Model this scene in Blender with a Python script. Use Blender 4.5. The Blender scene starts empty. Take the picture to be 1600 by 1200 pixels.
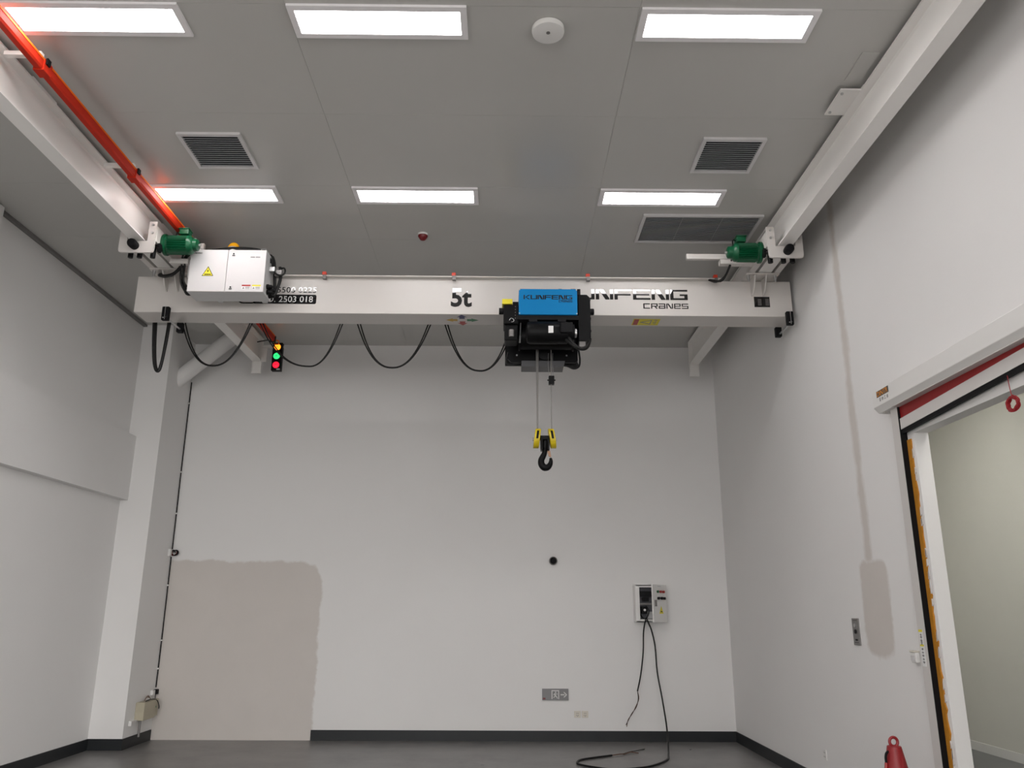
import bpy, math, random
from mathutils import Vector, Matrix
random.seed(4)
scene = bpy.context.scene
COL = scene.collection

# ------------------------------------------------------------------ camera
FPX, PITCH, YAW, ROLL = 1261.4, 0.27402, 0.00795, 0.00479
cam_d = bpy.data.cameras.new('camera'); cam_d.sensor_width = 36.0
cam_d.lens = 36.0 * FPX / 1600.0; cam_d.clip_start = 0.05; cam_d.clip_end = 100
cam = bpy.data.objects.new('camera', cam_d); COL.objects.link(cam)
F = Vector((math.sin(YAW)*math.cos(PITCH), math.cos(YAW)*math.cos(PITCH), math.sin(PITCH)))
r0 = Vector((math.cos(YAW), -math.sin(YAW), 0)); u0 = r0.cross(F)
rr = math.cos(ROLL)*r0 + math.sin(ROLL)*u0; uu = -math.sin(ROLL)*r0 + math.cos(ROLL)*u0
M = Matrix((rr, uu, -F)).transposed().to_4x4(); M.translation = Vector((0, 0, 1.6))
cam.matrix_world = M
scene.camera = cam

# ------------------------------------------------------------------ world, exposure
SKY = 7.1            # overcast fill daylight through the gates added behind the viewpoint
world = bpy.data.worlds.new('world'); scene.world = world; world.use_nodes = True
world.node_tree.nodes['Background'].inputs[0].default_value = (1.0, .985, .97, 1)
world.node_tree.nodes['Background'].inputs[1].default_value = SKY
vs = scene.view_settings
vs.view_transform = 'Standard'; vs.look = 'None'; vs.gamma = 1.0; vs.exposure = 0.0
vs.use_curve_mapping = False
PANEL = 19.0          # radiance of the LED ceiling panels
CORRIDOR = 50.0       # radiance of the unseen panels added to light the corridor

# portals only guide the sampling of the sky through the two added gate openings; they give off no light themselves
for loc, rot, sx in (((-2.4, -6.0, 2.2), (math.radians(90), 0, 0), 4.4), ((3.0, -2.1, 2.2), (math.radians(90), 0, math.radians(90)), 6.6)):
    gate = bpy.data.lights.new('gate_portal', 'AREA'); gate.shape = 'RECTANGLE'; gate.size = sx; gate.size_y = 4.4
    gate.cycles.is_portal = True
    go = bpy.data.objects.new('gate_portal', gate); COL.objects.link(go); go.location = loc; go.rotation_euler = rot

# ------------------------------------------------------------------ materials
def srgb(r, g, b):
    f = lambda c: (c/255/12.92) if c/255 <= .04045 else ((c/255+.055)/1.055)**2.4
    return (f(r), f(g), f(b), 1)

class NT:
    def __init__(s, name):
        s.m = bpy.data.materials.new(name); s.m.use_nodes = True
        s.t = s.m.node_tree; s.b = s.t.nodes['Principled BSDF']
    def n(s, typ, **k):
        nd = s.t.nodes.new(typ)
        for a, v in k.items(): setattr(nd, a, v)
        return nd
    def link(s, a, b): s.t.links.new(a, b)
    def math(s, op, a, b=None, c=None):
        nd = s.n('ShaderNodeMath', operation=op)
        for i, v in enumerate((a, b, c)):
            if v is None: continue
            if isinstance(v, (int, float)): nd.inputs[i].default_value = v
            else: s.link(v, nd.inputs[i])
        return nd.outputs[0]
    def mix(s, fac, a, b):
        nd = s.n('ShaderNodeMix', data_type='RGBA')
        if isinstance(fac, (int, float)): nd.inputs[0].default_value = fac
        else: s.link(fac, nd.inputs[0])
        for i, v in ((6, a), (7, b)):
            if isinstance(v, tuple): nd.inputs[i].default_value = v
            else: s.link(v, nd.inputs[i])
        return nd.outputs[2]
    def noise(s, scale, detail=4, rough=.55, coord=None):
        nd = s.n('ShaderNodeTexNoise'); nd.inputs['Scale'].default_value = scale
        nd.inputs['Detail'].default_value = detail; nd.inputs['Roughness'].default_value = rough
        if coord is None:
            g = s.n('ShaderNodeNewGeometry'); coord = g.outputs['Position']
        s.link(coord, nd.inputs['Vector']); return nd.outputs['Fac']
    def ramp(s, fac, lo, hi):
        return s.math('MULTIPLY', s.math('SUBTRACT', fac, lo), 1.0/(hi-lo))

def paint(name, col, rough=.5, var=.06, scale=6.0, metal=0.0, bump=0.0, bscale=60, coat=0.0, spec=.5):
    """Plain painted / metal / plastic surface: colour with faint mottling and relief."""
    w = NT(name)
    dark = tuple(c*(1-var) for c in col[:3])+(1,); lite = tuple(min(1, c*(1+var)) for c in col[:3])+(1,)
    w.link(w.mix(w.noise(scale), dark, lite), w.b.inputs['Base Color'])
    w.b.inputs['Roughness'].default_value = rough; w.b.inputs['Metallic'].default_value = metal
    w.b.inputs['Specular IOR Level'].default_value = spec
    if coat: w.b.inputs['Coat Weight'].default_value = coat; w.b.inputs['Coat Roughness'].default_value = .02
    if bump:
        bn = w.n('ShaderNodeBump'); bn.inputs['Strength'].default_value = bump; bn.inputs['Distance'].default_value = .002
        w.link(w.noise(bscale, 3), bn.inputs['Height']); w.link(bn.outputs[0], w.b.inputs['Normal'])
    return w.m

def glow(name, col, strength):
    w = NT(name); w.b.inputs['Base Color'].default_value = col
    w.b.inputs['Emission Color'].default_value = col; w.b.inputs['Emission Strength'].default_value = strength
    w.b.inputs['Roughness'].default_value = .4
    return w.m

WALL = (.80, .79, .78, 1); WALL_D = (.768, .757, .746, 1); PLASTER = (.645, .604, .568, 1)
def wall_paint(name, patches=()):
    """White emulsion; patches are unpainted plaster areas (axis, centre a, half a, centre z, half z, radius)."""
    w = NT(name)
    base = w.mix(w.noise(1.3, 3), WALL_D, WALL)
    g = w.n('ShaderNodeNewGeometry'); sp = w.n('ShaderNodeSeparateXYZ'); w.link(g.outputs['Position'], sp.inputs[0])
    if patches:
        wob = w.math('MULTIPLY', w.math('SUBTRACT', w.noise(2.6, 5, .6), .5), .16)
        fine = w.math('MULTIPLY', w.math('SUBTRACT', w.noise(22, 3), .5), .025)
        wob = w.math('ADD', wob, fine)
        mask = None
        for ax, ca, ha, cz, hz, rad, soft in patches:
            qa = w.math('ADD', w.math('ABSOLUTE', w.math('SUBTRACT', sp.outputs[ax], ca)), rad-ha)
            qz = w.math('ADD', w.math('ABSOLUTE', w.math('SUBTRACT', sp.outputs[2], cz)), rad-hz)
            pa = w.math('MAXIMUM', qa, 0.0); pz = w.math('MAXIMUM', qz, 0.0)
            out = w.math('SQRT', w.math('ADD', w.math('MULTIPLY', pa, pa), w.math('MULTIPLY', pz, pz)))
            ins = w.math('MINIMUM', w.math('MAXIMUM', qa, qz), 0.0)
            d = w.math('ADD', w.math('SUBTRACT', w.math('ADD', out, ins), rad), w.math('MULTIPLY', wob, 1.0))
            mk = w.n('ShaderNodeMapRange', clamp=True); w.link(d, mk.inputs[0])
            mk.inputs[1].default_value = soft; mk.inputs[2].default_value = -soft
            mask = mk.outputs[0] if mask is None else w.math('MAXIMUM', mask, mk.outputs[0])
        pl = w.mix(w.noise(3.0, 4), PLASTER, tuple(c*.93 for c in PLASTER[:3])+(1,))
        base = w.mix(mask, base, pl)
    w.link(base, w.b.inputs['Base Color']); w.b.inputs['Roughness'].default_value = .62
    w.b.inputs['Specular IOR Level'].default_value = .3
    bn = w.n('ShaderNodeBump'); bn.inputs['Strength'].default_value = .12; bn.inputs['Distance'].default_value = .003
    w.link(w.noise(70, 4), bn.inputs['Height']); w.link(bn.outputs[0], w.b.inputs['Normal'])
    return w.m

def floor_paint():
    w = NT('grey_floor_coating')
    a = w.mix(w.ramp(w.noise(.9, 6, .65), .3, .7), (.115, .112, .110, 1), (.185, .178, .172, 1))
    b = w.mix(w.ramp(w.noise(5.0, 6, .7), .42, .75), a, (.235, .228, .22, 1))
    w.link(b, w.b.inputs['Base Color'])
    rg = w.n('ShaderNodeMapRange'); w.link(w.noise(2.5, 4), rg.inputs[0]); rg.inputs[3].default_value = .22; rg.inputs[4].default_value = .42
    w.link(rg.outputs[0], w.b.inputs['Roughness'])
    return w.m

m_wall = wall_paint('white_wall_paint')
m_wall_back = wall_paint('white_wall_paint_with_plaster_patch', [(0, -3.62, 1.18, .70, 1.53, .33, .015)])
m_wall_right = wall_paint('white_wall_paint_with_filled_chase',
    [(1, 6.70, .24, 1.64, .36, .10, .02), (1, 6.74, .055, 3.9, 1.9, .03, .03)])
m_floor = floor_paint()
m_ceil = paint('grey_ceiling_panel', (.515, .508, .485, 1), .27, .03, 1.5)
m_ceil_gap = paint('ceiling_joint', (.85, .83, .80, 1), .5)
m_base = paint('charcoal_skirting', (.016, .018, .020, 1), .45, .1, spec=.3)
m_cream = paint('cream_crane_enamel', (.63, .60, .572, 1), .33, .02, 3)
m_rail = paint('white_beam_enamel', (.86, .84, .81, 1), .34, .03, 3)
m_cabin = paint('white_cabinet_coat', (.60, .585, .585, 1), .4, .01)
m_cabgrey = paint('grey_cabinet_coat', (.60, .60, .60, 1), .45, .06, 9)
m_black = paint('black_casting', (.004, .004, .0045, 1), .42, .2, 20, bump=.1, spec=.13)
m_blacksat = paint('black_satin_steel', (.007, .007, .008, 1), .5, .2, 12, spec=.17)
m_rubber = paint('black_rubber', (.006, .006, .007, 1), .6, .15, 20, spec=.15)
m_cable = paint('black_cable_sheath', (.006, .006, .006, 1), .45, .1, spec=.3)
m_gloss = paint('black_gloss_vinyl', (.006, .006, .007, 1), .03, .1, 10, coat=1.0)
m_white_ink = paint('white_vinyl', (.75, .75, .74, 1), .4, .02)
m_blue = paint('blue_powder_coat', (.0, .185, .45, 1), .5, .03, 14, bump=.06, bscale=300, spec=.2)
m_yellow = paint('yellow_enamel', (.62, .47, .01, 1), .4, .05)
m_yellow2 = paint('yellow_sticker', (.72, .62, .02, 1), .5, .03)
m_green = paint('green_motor_enamel', (.002, .078, .030, 1), .33, .08, 15, spec=.4)
m_red = paint('red_bar_plastic', (.50, .022, .006, 1), .6, .05, spec=.2)
m_orange = paint('orange_seam_plastic', (.80, .15, .01, 1), .6, .05, spec=.2)
m_redc = paint('red_clip_plastic', (.66, .05, .02, 1), .4, .05)
m_redfire = paint('dark_red_plastic', (.15, .003, .006, 1), .35, .05)
m_cone = paint('red_cone_plastic', (.25, .010, .014, 1), .45, .06)
m_cord = paint('red_cord', (.30, .01, .015, 1), .6, .15, 40)
m_curtain = paint('red_door_curtain', (.27, .008, .010, 1), .45, .06)
m_steel = paint('brushed_steel', (.55, .55, .55, 1), .35, .08, 30, metal=.9)
m_rope = paint('steel_wire_rope', (.26, .25, .24, 1), .5, .2, 200, metal=.3)
m_alu = paint('aluminium_vent', (.66, .65, .65, 1), .42, .04, 10, metal=.2)
m_slat = paint('vent_slat_grey', (.50, .51, .53, 1), .45, .05)
m_dark = paint('dark_vent_interior', (.03, .032, .036, 1), .7)
m_plate = paint('grey_fitting_steel', (.20, .19, .185, 1), .4, .1, 25, metal=.3)
m_sign = paint('grey_sign_face', (.20, .195, .20, 1), .35, .03)
m_signw = paint('pale_sign_print', (.62, .61, .60, 1), .5, .02)
m_plas = paint('white_plastic', (.76, .75, .73, 1), .38, .02)
m_cream_pl = paint('ivory_plastic', (.66, .62, .54, 1), .4, .03)
m_beige = paint('beige_box_plastic', (.44, .40, .30, 1), .5, .05)
m_foam = paint('orange_expanding_foam', (.46, .19, .008, 1), .75, .25, 30, bump=.6, bscale=80)
m_tan = paint('brass_latch', (.45, .25, .15, 1), .5, .1)
m_copper = paint('copper_brown_wire', (.12, .055, .03, 1), .5, .2, 60)
m_amber = paint('amber_lens', (.85, .40, .01, 1), .25, .03)
m_white_frame = paint('white_light_frame', (.84, .82, .83, 1), .45, .02)
m_navy = paint('navy_vinyl', (.015, .015, .11, 1), .4)
m_gold = paint('gold_vinyl', (.55, .33, .02, 1), .4)
m_greenv = paint('green_vinyl', (.01, .17, .06, 1), .4)
m_redv = paint('red_vinyl', (.38, .02, .015, 1), .4)
m_orangev = paint('orange_print', (.70, .26, .02, 1), .4)
m_btn_g = paint('green_button', (.02, .10, .04, 1), .35)
m_btn_r = paint('red_button', (.35, .02, .015, 1), .35)
m_inside = paint('dark_cabinet_interior', (.10, .10, .115, 1), .5, .1)
m_corr = paint('corridor_wall_paint', (.66, .65, .60, 1), .6, .04, 2, bump=.1)
m_corrfloor = paint('corridor_floor', (.14, .145, .15, 1), .35, .15, 3)
m_panel = glow('lit_panel_diffuser', (1, .97, .965, 1), PANEL)
m_cpanel = glow('added_corridor_diffuser', (1, .98, .92, 1), CORRIDOR)
m_lamp_a = glow('lit_amber_lamp', (1, .26, .012, 1), 2.6)
m_lamp_g = glow('lit_green_lamp', (.03, .80, .22, 1), 1.1)
m_lamp_r = glow('lit_red_lamp', (1, .012, .04, 1), 1.3)

# ------------------------------------------------------------------ mesh helpers
class MB:
    """Collects shapes in world coordinates; build() links them as one mesh object."""
    def __init__(s): s.v = []; s.f = []
    def add(s, vs_, fs_):
        o = len(s.v); s.v += [tuple(p) for p in vs_]; s.f += [tuple(i+o for i in f) for f in fs_]; return s
    def box(s, x0, x1, y0, y1, z0, z1):
        v = [(x, y, z) for x in (x0, x1) for y in (y0, y1) for z in (z0, z1)]
        return s.add(v, [(0,1,3,2), (4,6,7,5), (0,4,5,1), (2,3,7,6), (0,2,6,4), (1,5,7,3)])
    def prism(s, poly, axis, a, b):
        """poly of 2D points; axis 'x': (y,z), 'y': (x,z), 'z': (x,y)."""
        put = {'x': lambda p, t: (t, p[0], p[1]), 'y': lambda p, t: (p[0], t, p[1]), 'z': lambda p, t: (p[0], p[1], t)}[axis]
        n = len(poly); v = [put(p, a) for p in poly]+[put(p, b) for p in poly]
        fs = [tuple(range(n)), tuple(range(2*n-1, n-1, -1))]+[(i, i+n, (i+1) % n+n, (i+1) % n) for i in range(n)]
        return s.add(v, fs)
    def ring(s, c, d, r, n, up=None):
        d = Vector(d).normalized()
        up = Vector((0, 0, 1)) if abs(d.z) < .9 else Vector((1, 0, 0))
        a = d.cross(up).normalized(); b = d.cross(a)
        return [Vector(c)+a*r*math.cos(2*math.pi*i/n)+b*r*math.sin(2*math.pi*i/n) for i in range(n)]
    def cyl(s, p0, p1, r, n=16, r2=None):
        d = Vector(p1)-Vector(p0)
        v = s.ring(p0, d, r, n)+s.ring(p1, d, r if r2 is None else r2, n)
        return s.add(v, [tuple(range(n)), tuple(range(2*n-1, n-1, -1))]+[(i, i+n, (i+1) % n+n, (i+1) % n) for i in range(n)])
    def tube(s, pts, r, n=8, smooth=4, closed=False):
        P = [Vector(p) for p in pts]; R = list(r) if isinstance(r, (list, tuple)) else [r]*len(P)
        if smooth > 1 and len(P) > 2:
            Q = []; S = []; m = len(P)
            segs = m if closed else m-1
            for i in range(segs):
                g = lambda k: P[k % m] if closed else P[max(0, min(m-1, k))]
                p0, p1, p2, p3 = g(i-1), g(i), g(i+1), g(i+2)
                for k in range(smooth):
                    t = k/smooth
                    Q.append(.5*((2*p1)+(p2-p0)*t+(2*p0-5*p1+4*p2-p3)*t*t+(3*p1-p0-3*p2+p3)*t**3))
                    S.append(R[i]*(1-t)+R[(i+1) % m]*t)
            if not closed: Q.append(P[-1]); S.append(R[-1])
            P, R = Q, S
        m = len(P); v = []; prev = None
        for i in range(m):
            a = P[(i+1) % m] if (closed or i < m-1) else P[i]; b = P[i-1] if (closed or i > 0) else P[i]
            d = (a-b).normalized()
            if prev is None:
                up = Vector((0, 0, 1)) if abs(d.z) < .9 else Vector((1, 0, 0)); x = d.cross(up).normalized()
            else: x = (prev-d*prev.dot(d)).normalized()
            prev = x; y = d.cross(x)
            v += [P[i]+(x*math.cos(2*math.pi*k/n)+y*math.sin(2*math.pi*k/n))*R[i] for k in range(n)]
        fs = []
        for i in range(m if closed else m-1):
            j = (i+1) % m
            fs += [(i*n+k, i*n+(k+1) % n, j*n+(k+1) % n, j*n+k) for k in range(n)]
        if not closed: fs += [tuple(range(n-1, -1, -1)), tuple((m-1)*n+k for k in range(n))]
        return s.add(v, fs)
    def lathe(s, prof, c, axis='z', n=24):
        """prof: (radius, offset along axis)."""
        c = Vector(c); v = []; A = {'x': (Vector((0,1,0)), Vector((0,0,1)), Vector((1,0,0))), 'y': (Vector((1,0,0)), Vector((0,0,1)), Vector((0,1,0))), 'z': (Vector((1,0,0)), Vector((0,1,0)), Vector((0,0,1)))}[axis]
        for r, h in prof:
            v += [c+A[0]*max(r, 1e-4)*math.cos(2*math.pi*k/n)+A[1]*max(r, 1e-4)*math.sin(2*math.pi*k/n)+A[2]*h for k in range(n)]
        m = len(prof); fs = []
        for i in range(m-1): fs += [(i*n+k, i*n+(k+1) % n, (i+1)*n+(k+1) % n, (i+1)*n+k) for k in range(n)]
        fs += [tuple(range(n-1, -1, -1)), tuple((m-1)*n+k for k in range(n))]
        return s.add(v, fs)
    def build(s, name, mat, parent=None, smooth=False, bev=0.0, loc=None):
        org = Vector((0, 0, 0))
        if parent is not None:
            p = parent
            while p.parent: p = p.parent
            org = p.location
        elif loc is not None: org = Vector(loc)
        elif s.v:
            xs = [p[0] for p in s.v]; ys = [p[1] for p in s.v]; zs = [p[2] for p in s.v]
            org = Vector(((min(xs)+max(xs))/2, (min(ys)+max(ys))/2, min(zs)))
        me = bpy.data.meshes.new(name)
        me.from_pydata([(p[0]-org.x, p[1]-org.y, p[2]-org.z) for p in s.v], [], s.f)
        import bmesh
        bm = bmesh.new(); bm.from_mesh(me); bmesh.ops.recalc_face_normals(bm, faces=bm.faces); bm.to_mesh(me); bm.free()
        me.materials.append(mat)
        if smooth: me.shade_smooth(); me.set_sharp_from_angle(angle=math.radians(40))
        o = bpy.data.objects.new(name, me); COL.objects.link(o)
        if parent is not None: o.parent = parent
        else: o.location = org
        if bev:
            b = o.modifiers.new('bevel', 'BEVEL'); b.width = bev; b.segments = 2; b.limit_method = 'ANGLE'
        return o

def tag(o, label, cat, group=None):
    o['label'] = label; o['category'] = cat
    if group: o['group'] = group
    return o
def thing(name, loc, label, cat, group=None):
    e = bpy.data.objects.new(name, None); COL.objects.link(e); e.location = loc; e.empty_display_size = .1
    return tag(e, label, cat, group)
def struct(o): o['kind'] = 'structure'; return o
def lab(o, text): o['label'] = text; return o

def text_mb(body, org, u, w, width, height, depth, bold=0.0):
    """Lettering as a thin solid: org lower-left corner, u / w unit axes, fitted to width x height."""
    cu = bpy.data.curves.new('t', 'FONT'); cu.body = body; cu.size = 1; cu.extrude = .5; cu.resolution_u = 3; cu.offset = bold
    ob = bpy.data.objects.new('t', cu); COL.objects.link(ob)
    bpy.context.view_layer.update()
    me = bpy.data.meshes.new_from_object(ob.evaluated_get(bpy.context.evaluated_depsgraph_get()))
    vs_ = [v.co.copy() for v in me.vertices]; fs_ = [tuple(p.vertices) for p in me.polygons]
    bpy.data.objects.remove(ob); bpy.data.curves.remove(cu); bpy.data.meshes.remove(me)
    x0 = min(v.x for v in vs_); x1 = max(v.x for v in vs_); y0 = min(v.y for v in vs_); y1 = max(v.y for v in vs_)
    org = Vector(org); u = Vector(u); w = Vector(w); n = u.cross(w)
    m = MB()
    m.add([org+u*((v.x-x0)/(x1-x0)*width)+w*((v.y-y0)/(y1-y0)*height)+n*((v.z+.5)*depth) for v in vs_], fs_)
    return m

TV, TH = .19, .17
def R_(x0, y0, x1, y1): return [(x0, y0), (x1, y0), (x1, y1), (x0, y1)]
GLY = {
 'K': [R_(0,0,TV,1), [(TV+.06,.5),(.72,1),(1,1),(.42,.5)], [(TV+.06,.5),(.42,.5),(1,0),(.72,0)]],
 'U': [R_(0,0,TV,1), R_(1-TV,0,1,1), R_(TV,0,1-TV,TH)],
 'N': [R_(0,0,TV,1), R_(1-TV,0,1,1), [(TV+.03,1),(TV+.26,1),(1-TV-.03,.10),(1-TV-.03,0),(1-TV-.26,0),(TV+.03,.86)]],
 'F': [R_(0,0,TV,1), R_(TV,1-TH,1,1), R_(TV,.40,.94,.40+TH)],
 'E': [R_(0,0,TV,1), R_(TV,1-TH,1,1), R_(TV,.43,.94,.43+TH*.9), R_(TV,0,1,TH)],
 'G': [R_(0,0,TV,1), R_(TV,1-TH,1,1), R_(TV,0,1,TH), R_(1-TV,TH,1,.55), R_(.55,.40,1-TV,.55)],
 'C': [R_(0,0,.17,1), R_(.17,.83,1,1), R_(.17,0,1,.17)],
 'R': [R_(0,0,.17,1), R_(.17,.83,1,1), R_(.83,.40,1,.83), R_(.17,.40,.83,.55), [(.50,.40),(.72,.40),(1,0),(.78,0)]],
 'A': [R_(0,.83,1,1), R_(.83,0,1,.83), R_(0,0,.83,.17), R_(0,.42,.83,.57), R_(0,.17,.17,.42)],
 'n': [R_(0,0,.17,1), R_(.83,0,1,1), [(.19,1),(.36,1),(.81,.12),(.81,0),(.64,0),(.19,.88)]],
 'e': [R_(0,0,.17,1), R_(.17,.83,1,1), R_(.83,.42,1,.83), R_(.17,.42,.83,.57), R_(.17,0,1,.17)],
 'S': [R_(0,.83,1,1), R_(0,.43,.17,.83), R_(.17,.43,1,.58), R_(.83,.17,1,.43), R_(0,0,1,.17)]}
def wordmark(word, x0, x1, z0, z1, yf, d=.0015, gap=.07):
    """Block lettering on a vertical face that looks towards -Y, its back on the face at yf."""
    m = MB(); n = len(word); cw = (x1-x0)/(n+gap*(n-1)); pit = cw*(1+gap)
    for i, ch in enumerate(word):
        for poly in GLY[ch]:
            m.prism([(x0+i*pit+px*cw, z0+pz*(z1-z0)) for px, pz in poly], 'y', yf-d, yf)
    return m

def lean(mb, yf, ztop=4.825, ang=1.0):
    """Adds a wedge to the lettering, tipping its face up to reflect the ceiling panels."""
    k = math.tan(math.radians(ang))
    mb.v = [(x, y-(ztop-z)*k if y < yf-1e-5 else y, z) for x, y, z in mb.v]
    return mb

def rrect(x0, x1, z0, z1, r, n=5):
    out = []
    for cx, cz, a in ((x1-r, z1-r, 0), (x0+r, z1-r, 90), (x0+r, z0+r, 180), (x1-r, z0+r, 270)):
        out += [(cx+r*math.cos(math.radians(a+90*k/n)), cz+r*math.sin(math.radians(a+90*k/n))) for k in range(n+1)]
    return out

# ================================================================== SETTING
D, XL, XR, H = 11.15, -4.90, 2.99, 5.30
Y0 = -6.0
WT = .105
struct(MB().box(XL-.2, XR+WT, Y0-.2, D+.2, -.12, 0).build('floor', m_floor))
wb = struct(MB().box(XL-.2, XR+WT, D, D+.2, 0, H+.04).build('wall_back', m_wall_back))
wl = struct(MB().box(XL-.2, XL, Y0, D, 0, H+.04).build('wall_left', m_wall))
# two unseen gates added behind the viewpoint to let in fill daylight: one in the end wall, one in the right wall
GXA, GXB, GZT = -4.6, -.2, 4.4
SYA, SYB = -5.4, 1.2
struct(MB().box(XL-.2, GXA, Y0-.2, Y0, 0, H+.04).box(GXB, XR+WT, Y0-.2, Y0, 0, H+.04).box(GXA, GXB, Y0-.2, Y0, GZT, H+.04).build('wall_front', m_wall))
struct(MB().box(XL-6, XR+14, Y0-14, Y0-.2, -.12, -.01).box(XR+WT, XR+14, Y0-.2, 1.9, -.12, -.01).build('floor_apron', m_floor))
# the right wall is cut by the doorway
DY0, DY1, DZ = 2.6, 5.763, 2.87
wr = MB().box(XR, XR+WT, DY1, D, 0, H+.04).box(XR, XR+WT, Y0, SYA, 0, H+.04).box(XR, XR+WT, SYA, SYB, GZT, H+.04).box(XR, XR+WT, SYB, DY0, 0, H+.04).box(XR, XR+WT, DY0, DY1, DZ, H+.04)
wr = struct(wr.build('wall_right', m_wall_right))
# pilasters and the shallow band on the left wall
MB().box(XL, -4.495, 10.34, D, 0, H).build('pilaster', m_wall, wl)
MB().box(XL, -4.79, 5.9, 7.0, 0, H-.02).build('pilaster', m_wall, wl)
MB().box(XL, -4.80, Y0, 10.34, 2.935, 3.76).build('beam_casing', m_wall, wl)
# ceiling panels with open joints
ce = struct(MB().box(XL-.2, XR+WT, Y0-.2, D+.2, H+.005, H+.10).build('ceiling', m_ceil_gap))
xs = [XL, -3.68, -1.42, .84, XR]; ys = [Y0, -4.83, -3.69, -2.55, -1.41, -.27, .87, 2.01, 3.15, 4.29, 5.47, 6.57, 7.66, 8.80, 9.94, D]
g = .0012
for i in range(len(xs)-1):
    for j in range(len(ys)-1):
        MB().box(xs[i]+g, xs[i+1]-g, ys[j]+g, ys[j+1]-g, H, H+.005).build('ceiling_panel', m_ceil, ce)
# skirting
bh, bt = .125, .012
struct(MB().box(XL, XL+bt, Y0, 10.34, 0, bh).build('baseboard_left', m_base))
struct(MB().box(XL, -4.495+bt, 10.34-bt, 10.34, 0, bh).box(-4.495, -4.495+bt, 10.34, D-.02, 0, bh).build('baseboard_pilaster', m_base))
struct(MB().box(-2.46, XR, D-bt, D, 0, bh).build('baseboard_back', m_base))
struct(MB().box(XR-bt, XR, 6.09, D-bt, 0, bh).box(XR-bt, XR, SYB, DY0-.25, 0, bh).build('baseboard_right', m_base))
struct(MB().box(XL, XL+.05, Y0, 10.34, H-.028, H).build('trim_1', m_plate))
# corridor beyond the doorway
CX, CY0 = 5.75, 2.0
struct(MB().box(XR+WT, CX+.1, CY0, D, -.12, 0).build('floor_corridor', m_corrfloor))
struct(MB().box(CX, CX+.15, CY0, D, 0, 4.3).build('wall_corridor', m_corr))
struct(MB().box(XR+WT, CX+.15, CY0, D, 4.3, 4.4).build('ceiling_corridor', m_corr))
struct(MB().box(XR+WT, CX, D, D+.1, 0, 4.3).box(XR+WT, CX, CY0-.1, CY0, 0, 4.3).build('wall_corridor_end', m_corr))
struct(MB().box(CX-.015, CX, CY0, D, 0, .10).build('baseboard_corridor', m_plas))

# ================================================================== CEILING FITTINGS
def light_panel(cx, cy, z, label, group, mat, w=1.145, d=.30):
    t = thing('ceiling_light', (cx, cy, z-.018), label, 'ceiling light', group)
    x0, x1, y0, y1, b = cx-w/2, cx+w/2, cy-d/2, cy+d/2, .043
    f = MB().box(x0, x1, y0, y0+b, z-.018, z).box(x0, x1, y1-b, y1, z-.018, z).box(x0, x0+b, y0+b, y1-b, z-.018, z).box(x1-b, x1, y0+b, y1-b, z-.018, z)
    f.build('frame', m_white_frame, t)
    MB().box(x0+b, x1-b, y0+b, y1-b, z-.012, z-.002).build('diffuser', mat, t)
    return t
GL = 'recessed light panels of the hall ceiling'
names = {(0,0): 'lit rectangular ceiling panel beside the red bar, front row near top left corner',
         (1,0): 'lit rectangular ceiling panel in the middle of the front row, left of round white unit',
         (2,0): 'lit rectangular ceiling panel in the front row, right of round white unit',
         (0,1): 'lit rectangular ceiling panel in the back row, above the white crane cabinet',
         (1,1): 'lit rectangular ceiling panel in the middle of the back row, above the red detector',
         (2,1): 'lit rectangular ceiling panel in the back row, just above the long ceiling vent'}
for j, cy in enumerate((4.435, 6.725)):
    for i, cx in enumerate((-2.675, -.84, 1.425)):
        light_panel(cx, cy, H, names[(i, j)], GL, m_panel)
for cy in (2.15, -.13, -2.42, -4.70):  # extra unseen rows, added to give the hall more light
    for cx in (-2.675, -.84, 1.425):
        light_panel(cx, cy, H, 'unseen lit rectangular ceiling panel added behind the viewpoint', GL, m_panel)
light_panel(3.85, 5.2, 4.3, 'unseen lit panel added to brighten the corridor beyond the doorway', 'added corridor lights', m_cpanel)  # both panels are out of view, added so the corridor wall is lit
light_panel(3.85, 9.0, 4.3, 'unseen lit panel added to brighten the corridor beyond the doorway', 'added corridor lights', m_cpanel)

def vent(x0, x1, y0, y1, n, label, mull=0):
    t = thing('ceiling_vent', ((x0+x1)/2, (y0+y1)/2, H-.022), label, 'vent', 'louvred ceiling vents')
    b = .03
    MB().box(x0, x1, y0, y0+b, H-.022, H).box(x0, x1, y1-b, y1, H-.022, H).box(x0, x0+b, y0+b, y1-b, H-.022, H).box(x1-b, x1, y0+b, y1-b, H-.022, H).build('frame', m_alu, t)
    MB().box(x0+b, x1-b, y0+b, y1-b, H-.003, H-.001).build('backing', m_dark, t)
    p = (y1-y0-2*b)/n
    for k in range(n):
        y = y0+b+k*p
        MB().prism([(y+.1*p, H-.019), (y+.28*p, H-.020), (y+.88*p, H-.005), (y+.7*p, H-.004)], 'x', x0+b, x1-b).build('slat', m_slat, t)
    for k in range(mull):
        x = x0+(x1-x0)*(k+1)/(mull+1)
        MB().box(x-.0015, x+.0015, y0+b, y1-b, H-.0225, H-.019).build('mullion', m_slat, t)
vent(-2.67, -2.155, 5.73, 6.258, 15, 'square louvred ceiling vent on the left, near the red bar')
vent(1.588, 2.104, 5.735, 6.258, 15, 'square louvred ceiling vent on the right, near the right beam')
vent(1.32, 2.487, 7.05, 7.648, 18, 'long louvred ceiling vent beside the right green motor', 2)

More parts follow.
